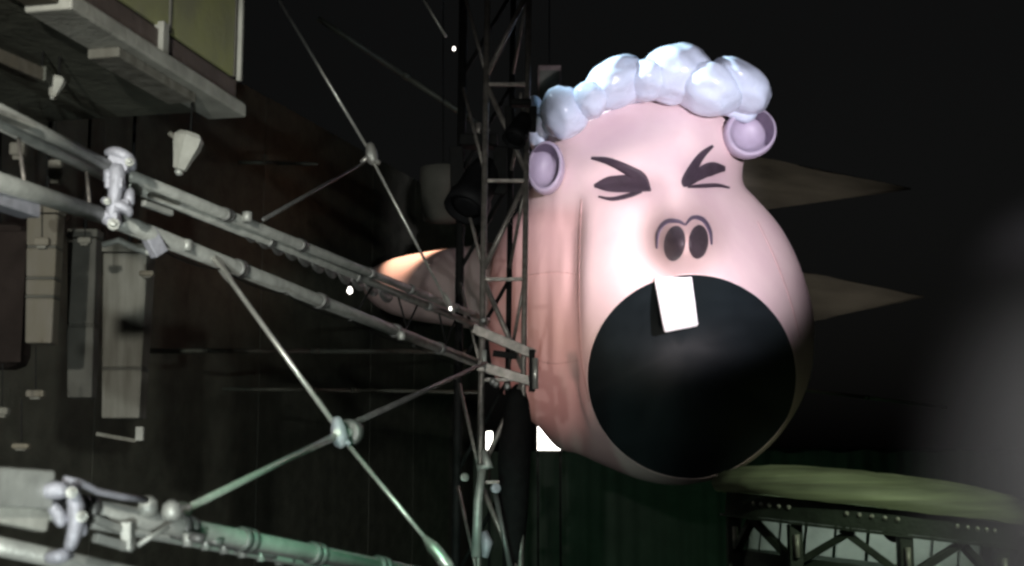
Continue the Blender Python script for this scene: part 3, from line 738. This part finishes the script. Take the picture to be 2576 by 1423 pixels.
def pillar(label, xt, xb, wt, yt, yb, d, m, joints=(), foot=False):
    t = thing('hanging_pillar', label, 'pillar', at(xb, yb, d)); u = px(d)
    a = at(xt, yt, d); b_ = at(xb, yb, d); h = a.z - b_.z
    js = [0] + [j for j in joints] + [1]
    for i in range(len(js) - 1):
        p = b_.lerp(a, js[i]); q = b_.lerp(a, js[i+1]); w0 = wt * u * (.84 + .16 * js[i]); w1 = wt * u * (.84 + .16 * js[i+1])
        b = MB(); vs = []
        for pt_, ww, dz in ((p, w0, .012), (q, w1, -.012)):
            for sx, sy in ((-1,-1),(1,-1),(1,1),(-1,1)): vs.append(pt_ + Vector((sx*ww/2, sy*ww/2.6, dz)))
        b.add(vs, [(0,3,2,1),(4,5,6,7),(0,1,5,4),(1,2,6,5),(2,3,7,6),(3,0,4,7)])
        b.build('pillar_section', M[m], t, False, .02)
    for j in joints:
        p = b_.lerp(a, j); MB().box(p, (wt*u*.9, wt*u*.66, .02)).build('joint_band', M['pillar2'], t)
    MB().box(a + Vector((0,0,.05)), (wt*u*1.06, wt*u*.8, .1)).build('top_cap', M[m], t, False, .015)
    MB().tube(a + Vector((0,0,.1)), a + Vector((0,0,3.4)), .02).build('hanging_wire', M['rubber'], t)
    if foot:
        MB().bar(b_ + Vector((-wt*u*.55,-.1,-.16)), b_ + Vector((wt*u*.35,-.1,-.24)), .05, .045).build('foot_rail', M['pillar'], t, False, .008)
        MB().box(b_ + Vector((wt*u*.42,-.1,-.16)), (.09,.08,.16)).build('foot_block', M['pale'], t, False, .01)
        MB().box(b_ + Vector((-wt*u*.3,-.12,.14)), (.1,.06,.07)).build('foot_hole', M['black'], t)
pillar('worn pale pillar with yellowish seams nearest the left edge', 116, 104, 80, 540, 868, 15, 'pillar3', (.36, .5, .74))
pillar('dim grey pillar, middle one of three', 214, 206, 74, 600, 1004, 17, 'pillar2', (.45,))
pillar('broad grey pillar with a bracket at its foot, right of the other pillars', 326, 312, 112, 640, 1056, 16, 'pillar', (.3,), True)

t = thing('speaker_stack', 'dark reddish brown loudspeaker hanging at the left edge', 'loudspeaker', at(20, 920, 16.8))
MB().box(at(0,745,16.8), (px(16.8)*150, .6, px(16.8)*370)).build('cabinet', M['grille'], t, False, .16)
MB().box(at(0,745,16.48), (px(16.8)*120, .03, px(16.8)*330)).build('grille', M['grille'], t, False, .02)
MB().tube(at(0,560,16.8), at(0,300,16.8), .02).build('hanging_wire', M['rubber'], t)

def lantern(cx, cy, d, s, label):
    t = thing('hanging_lantern', label, 'lantern', at(cx, cy - 60*s, d)); u = px(d) * s
    top = at(cx + 14*s, cy - 46*s, d); bot = at(cx - 14*s, cy + 44*s, d); ax = (bot - top)
    L = ax.length
    MB().lathe(top, ax, [(0,30*u),(L*.12,40*u),(L*.35,38*u),(L*.7,26*u),(L,18*u)], 6).build('lamp_body', M['pale'], t)
    MB().lathe(bot, ax, [(0,10*u),(10*u,12*u),(16*u,5*u)], 10).build('lamp_tip', M['alu'], t, True)
    MB().tube(at(cx - 40*s, cy - 48*s, d), at(cx - 22*s, cy - 34*s, d), 7*u).build('side_lug', M['pillar'], t, True)
    MB().tube(top, top + Vector((.02,0,2.2)), .012).build('hanging_wire', M['rubber'], t)
lantern(466, 382, 13.2, 1.0, 'pale wedge shaped lantern hanging below the cabin ledge')
lantern(140, 218, 12.2, .55, 'small dim lantern under the left end of the cabin ledge')

def fitting(cx, cy, d, wd, hd, label, m='pale'):
    t = thing('cable_fitting', label, 'fitting', at(cx, cy, d)); u = px(d)
    MB().box(at(cx, cy, d), (wd*u, .1, hd*u)).build('fitting_body', M[m], t, False, .02)
    MB().box(at(cx, cy + hd*.62, d + .02), (wd*u*.6, .08, hd*u*.4)).build('fitting_clip', M['pillar'], t, False, .01)
    MB().tube(at(cx, cy, d + .06), at(cx, cy - 120, d + .06), .006).build('hanging_wire', M['rubber'], t)
fitting(370, 688, 15, 38, 14, 'small pale fitting beside the top of the broad pillar', 'pillar3')
fitting(214, 605, 14, 34, 16, 'small dim fitting above the middle pillar', 'pillar')
fitting(90, 990, 14, 46, 18, 'pale double fitting below the worn pillar', 'pillar3')
fitting(54, 1122, 12, 44, 14, 'pale flat fitting above the lower truss at the left edge', 'pillar3')
fitting(6, 1034, 12.5, 34, 20, 'dim fitting cut by the left edge', 'pillar')
fitting(106, 608, 13.0, 40, 22, 'pale knob hanging from the roof truss by the end box', 'pillar3')
fitting(46, 376, 11.5, 40, 34, 'dim square fitting between the roof truss chords at the left edge', 'pillar')
fitting(140, 425, 11.8, 34, 46, 'dim tall fitting between the roof truss chords near the clamp', 'pillar')

# ------------------------------------------------------------------ dim roof sails and beams behind the head
def sail(label, pts, d, thick=.08):
    """stretched cloth wedge with a boom along its lower edge"""
    t = thing('roof_sail', label, 'sail', at(pts[0][0], pts[0][1], d[0])); b = MB(); N = 16; vs = []
    p0, p1, p2 = [at(p[0], p[1], dd) for p, dd in zip(pts, d)]          # top-left, tip, bottom-left
    for side in (-1, 1):
        for i in range(N + 1):
            u = i / N
            for j in range(9):
                v = j / 8; q = p0.lerp(p1, u).lerp(p2.lerp(p1, u), v)
                q = q + Vector((0, side*thick/2 + .12*noise.noise(Vector((u*3, v*2, d[0]))), .10*noise.noise(Vector((u*5, v*1.5, 9 + d[1])))*(1-u))); vs.append(q)
    W = (N+1)*9; fs = []
    for i in range(N):
        for j in range(8):
            a = i*9+j; fs += [(a,a+1,a+10,a+9), (W+a,W+a+9,W+a+10,W+a+1)]
    b.add(vs, fs); b.build('sail_cloth', M['sailcloth'], t, True)
    MB().tube(p2, p1, .03).build('boom', M['sailcloth'], t, True)
    MB().tube(p0, p1, .02).build('edge_rope', M['rubber'], t, True)
sail('dim brown cloth wedge pointing right from the inflatable cheek', [(1960,672),(2322,746),(1960,822)], (37,40,37))
sail('dim brown cloth wedge behind the right ear', [(1820,378),(2290,474),(1820,540)], (39,43,39))
def beam(label, a, b_, r, m='aludark', name='background_beam'):
    t = thing(name, label, 'beam', at(*a)); p, q = at(*a), at(*b_)
    n = max(2, int((q - p).length / 2.5))
    for k in range(n):
        MB().tube(p.lerp(q, k/n), p.lerp(q, (k+1)/n), r).build('pipe_length', M[m], t, True)
        if k: MB().tube(p.lerp(q, k/n - .012), p.lerp(q, k/n + .012), r*1.35).build('pipe_coupler', M[m], t, True)
beam('thin dim beam right of the jaw', (1960,972,40), (2380,1024,44), .05, 'sailcloth')
beam('dim horizontal beam behind the lower brace rods', (360,882,27), (1180,884,30), .05, 'brown')
beam('dim lower horizontal beam behind the brace hub', (560,978,28), (1200,986,30), .04, 'brown')
beam('dim sloping beam high behind the upper brace rod', (800,46,30), (1230,330,32), .06, 'brown')
beam('dim short beam behind the upper hub', (600,408,29), (800,412,29), .04, 'brown')

# dim squarish drum behind the tower
t = thing('hanging_drum', 'dim cloth drum hanging left of the black moving lamp', 'drum', at(1115, 560, 29))
MB().lathe(at(1115,560,29), (0,0,1), [(0,.1),(.05,.42),(1.0,.5),(1.15,.5),(1.2,.3)], 24).build('drum_body', M['pillar2'], t, True)
MB().tube(at(1115,420,29), at(1115,-60,29), .015).build('hanging_wire', M['rubber'], t)

# ------------------------------------------------------------------ round canopy on girder and columns, lower right
def canopy():
    d = 27.0; u = px(d); cx = 2200
    c = at(cx, 1262, d + 2.2); rad = 425 * u
    t = thing('round_canopy', 'round green lit canopy on a riveted girder at the lower right', 'canopy', Vector((c.x, c.y, 0)))
    tilt = Matrix.Rotation(R(6.5), 3, 'Y')
    def ringpt(a, r, z): return c + tilt @ Vector((math.cos(a)*r, math.sin(a)*r*.75, z * (.78 if z > 0 else 1)))
    # roof built from overlapping rings of sheet
    prof = [[(1.0,-.14),(1.02,-.05),(1.025,.06),(1.01,.16)], [(1.0,.15),(.985,.26),(.955,.36)], [(.945,.345),(.90,.46),(.84,.54)], [(.83,.525),(.70,.63),(.5,.70),(.25,.74),(.01,.75)]]
    for pr in prof:
        b = MB(); NN = 96; vs = []
        for r, z in pr:
            for i in range(NN):
                a = 2*math.pi*i/NN; wv = .012*math.sin(a*9 + r*30) + .008*math.sin(a*23)
                vs.append(ringpt(a, rad*(r + wv*.4), z + wv))
        b.add(vs, [(j*NN+i, j*NN+(i+1)%NN, (j+1)*NN+(i+1)%NN, (j+1)*NN+i) for j in range(len(pr)-1) for i in range(NN)])
        b.build('roof_band', M['canopy'], t, True)
    # girder ring
    def ring(name, r0, r1, z0, z1, m):
        b = MB(); NN = 72; vs = []
        for i in range(NN):
            a = 2*math.pi*i/NN
            vs += [ringpt(a,r0,z0), ringpt(a,r1,z0), ringpt(a,r1,z1), ringpt(a,r0,z1)]
        b.add(vs, [(i*4+k, i*4+(k+1)%4, ((i+1)%NN)*4+(k+1)%4, ((i+1)%NN)*4+k) for i in range(NN) for k in range(4)])
        return b.build(name, M[m], t, False)
    g_ = ring('girder', rad*.86, rad*.93, -.58, -.145, 'girder')
    ring('girder_flange', rad*.84, rad*.96, -.64, -.585, 'girder')
    me = None
    for k in range(36):
        a = -math.pi*(.06 + .88*k/35)
        if k % 9 > 4: continue
        p = ringpt(a, rad*.932, -.32); dirv = Vector((math.cos(a), math.sin(a), 0))
        o = MB().lathe((0,0,0), (0,0,1), [(0,.05),(.02,.048),(.04,.03),(.045,.001)], 8).build('rivet', M['rivet'], t, True) if me is None else bpy.data.objects.new('rivet', me)
        if me is None: me = o.data
        else:
            COL.objects.link(o); o.parent = t; o.matrix_parent_inverse = Matrix.Translation(-t.location)
        o.location = p; o.rotation_euler = dirv.to_track_quat('Z', 'Y').to_euler()
    # columns with knee braces
    for xcol in (1790, 2022, 2285, 2560):
        a = -math.acos(max(-1, min(1, (at(xcol,1300,d).x - c.x) / (rad*.88))))
        p = ringpt(a, rad*.88, -.64); q = Vector((p.x, p.y, 0))
        MB().bar(q, p, .30, .26).build('column', M['girder'], t, False, .02)
        MB().tube(p + Vector((.0,-.2,-.18)), p + Vector((0,-.2,-.62)), .055).build('column_highlight', M['rivet'], t, True)  # pale tube put in for the white highlight on the column
        for s in (-1, 1):
            aa = a + s * .42; e = ringpt(aa, rad*.88, -.62)
            MB().bar(p + Vector((0,0,-.75)), e, .16, .14).build('knee_brace', M['girder'], t, False, .01)
    # pale lit panels between the columns
    for k in range(9):
        a0 = math.pi*(.10 + .80*k/9); a1 = math.pi*(.10 + .80*(k+1)/9) - .03; b = MB(); vs = []
        for i in range(5):
            a = a0 + (a1-a0)*i/4
            for rr in (rad*.80, rad*.78): vs += [ringpt(a, rr, -1.25), ringpt(a, rr, -.45)]
        b.add(vs, [f for i in range(4) for f in ((i*4,i*4+1,i*4+5,i*4+4),(i*4+2,i*4+6,i*4+7,i*4+3),(i*4+1,i*4+3,i*4+7,i*4+5),(i*4,i*4+4,i*4+6,i*4+2))])
        b.build('pale_panel', M['glassy'], t)
    ring('sill_ring', rad*.72, rad*.82, -1.6, -1.26, 'girder')
    # drum wall below
    b = MB(); NN = 60; vs = []
    for i in range(NN):
        a = 2*math.pi*i/NN; p = ringpt(a, rad*.77, -1.6); vs += [p, Vector((p.x, p.y, 0))]
    b.add(vs, [(i*2, i*2+1, ((i+1)%NN)*2+1, ((i+1)%NN)*2) for i in range(NN)]); b.build('drum_wall', M['girder'], t, True)
    return c, rad
CC, CRAD = canopy()

stage_lamp((CC.x + .3, CC.y - .3, CC.z - .55), CC + Vector((0, 6, -1.6)), 70, (.85, 1, .88), 150, .6, 'added lamp inside the round canopy to brighten its panels', .1)  # added lamp that brightens the pale panels at the back

# ------------------------------------------------------------------ added haze volume standing in for a glare, lower right
def glare_haze():
    c = at(2720, 1500, 14); rx, ry, rz = 1.95, 2.3, 4.2
    b = MB(); prof = []
    n = 18
    for k in range(n + 1):
        a = math.pi * k / n; prof.append((-math.cos(a), math.sin(a)))
    b.lathe((0,0,0), (0,0,1), prof, 28)
    m = bpy.data.materials.new('glare_haze_volume'); m.use_nodes = True; nt = m.node_tree; nt.nodes.clear()
    o = nt.nodes.new('ShaderNodeOutputMaterial'); v = nt.nodes.new('ShaderNodeVolumePrincipled'); nt.links.new(v.outputs[0], o.inputs['Volume'])
    v.inputs['Color'].default_value = (.93, .93, .93, 1); v.inputs['Anisotropy'].default_value = .1
    tc = nt.nodes.new('ShaderNodeTexCoord'); ln = nt.nodes.new('ShaderNodeVectorMath'); ln.operation = 'LENGTH'; nt.links.new(tc.outputs['Object'], ln.inputs[0])
    nz = nt.nodes.new('ShaderNodeTexNoise'); nz.inputs['Scale'].default_value = 1.3; nz.inputs['Detail'].default_value = 1.5; nt.links.new(tc.outputs['Object'], nz.inputs['Vector'])
    mr = nt.nodes.new('ShaderNodeMapRange'); mr.interpolation_type = 'SMOOTHSTEP'
    mr.inputs[1].default_value = 1.0; mr.inputs[2].default_value = .05; mr.inputs[3].default_value = 0; mr.inputs[4].default_value = .34
    nt.links.new(ln.outputs['Value'], mr.inputs[0])
    mu = nt.nodes.new('ShaderNodeMath'); mu.operation = 'MULTIPLY'; ad = nt.nodes.new('ShaderNodeMath'); ad.operation = 'ADD'; ad.inputs[1].default_value = .5
    nt.links.new(nz.outputs[0], ad.inputs[0]); nt.links.new(mr.outputs[0], mu.inputs[0]); nt.links.new(ad.outputs[0], mu.inputs[1]); nt.links.new(mu.outputs[0], v.inputs['Density'])
    ob = b.build('glare_haze', m, None, True); ob.location = c; ob.scale = (rx, ry, rz)
    tag(ob, 'added pale haze standing in for a glare at the lower right edge', None, None, 'stuff')
    stage_lamp(c + Vector((4.5, -2.0, 5.5)), c, 1700, (1, .98, .98), 60, .8, 'added unseen white lamp lighting the glare haze', .2)  # lamp added only to brighten the haze volume
glare_haze()
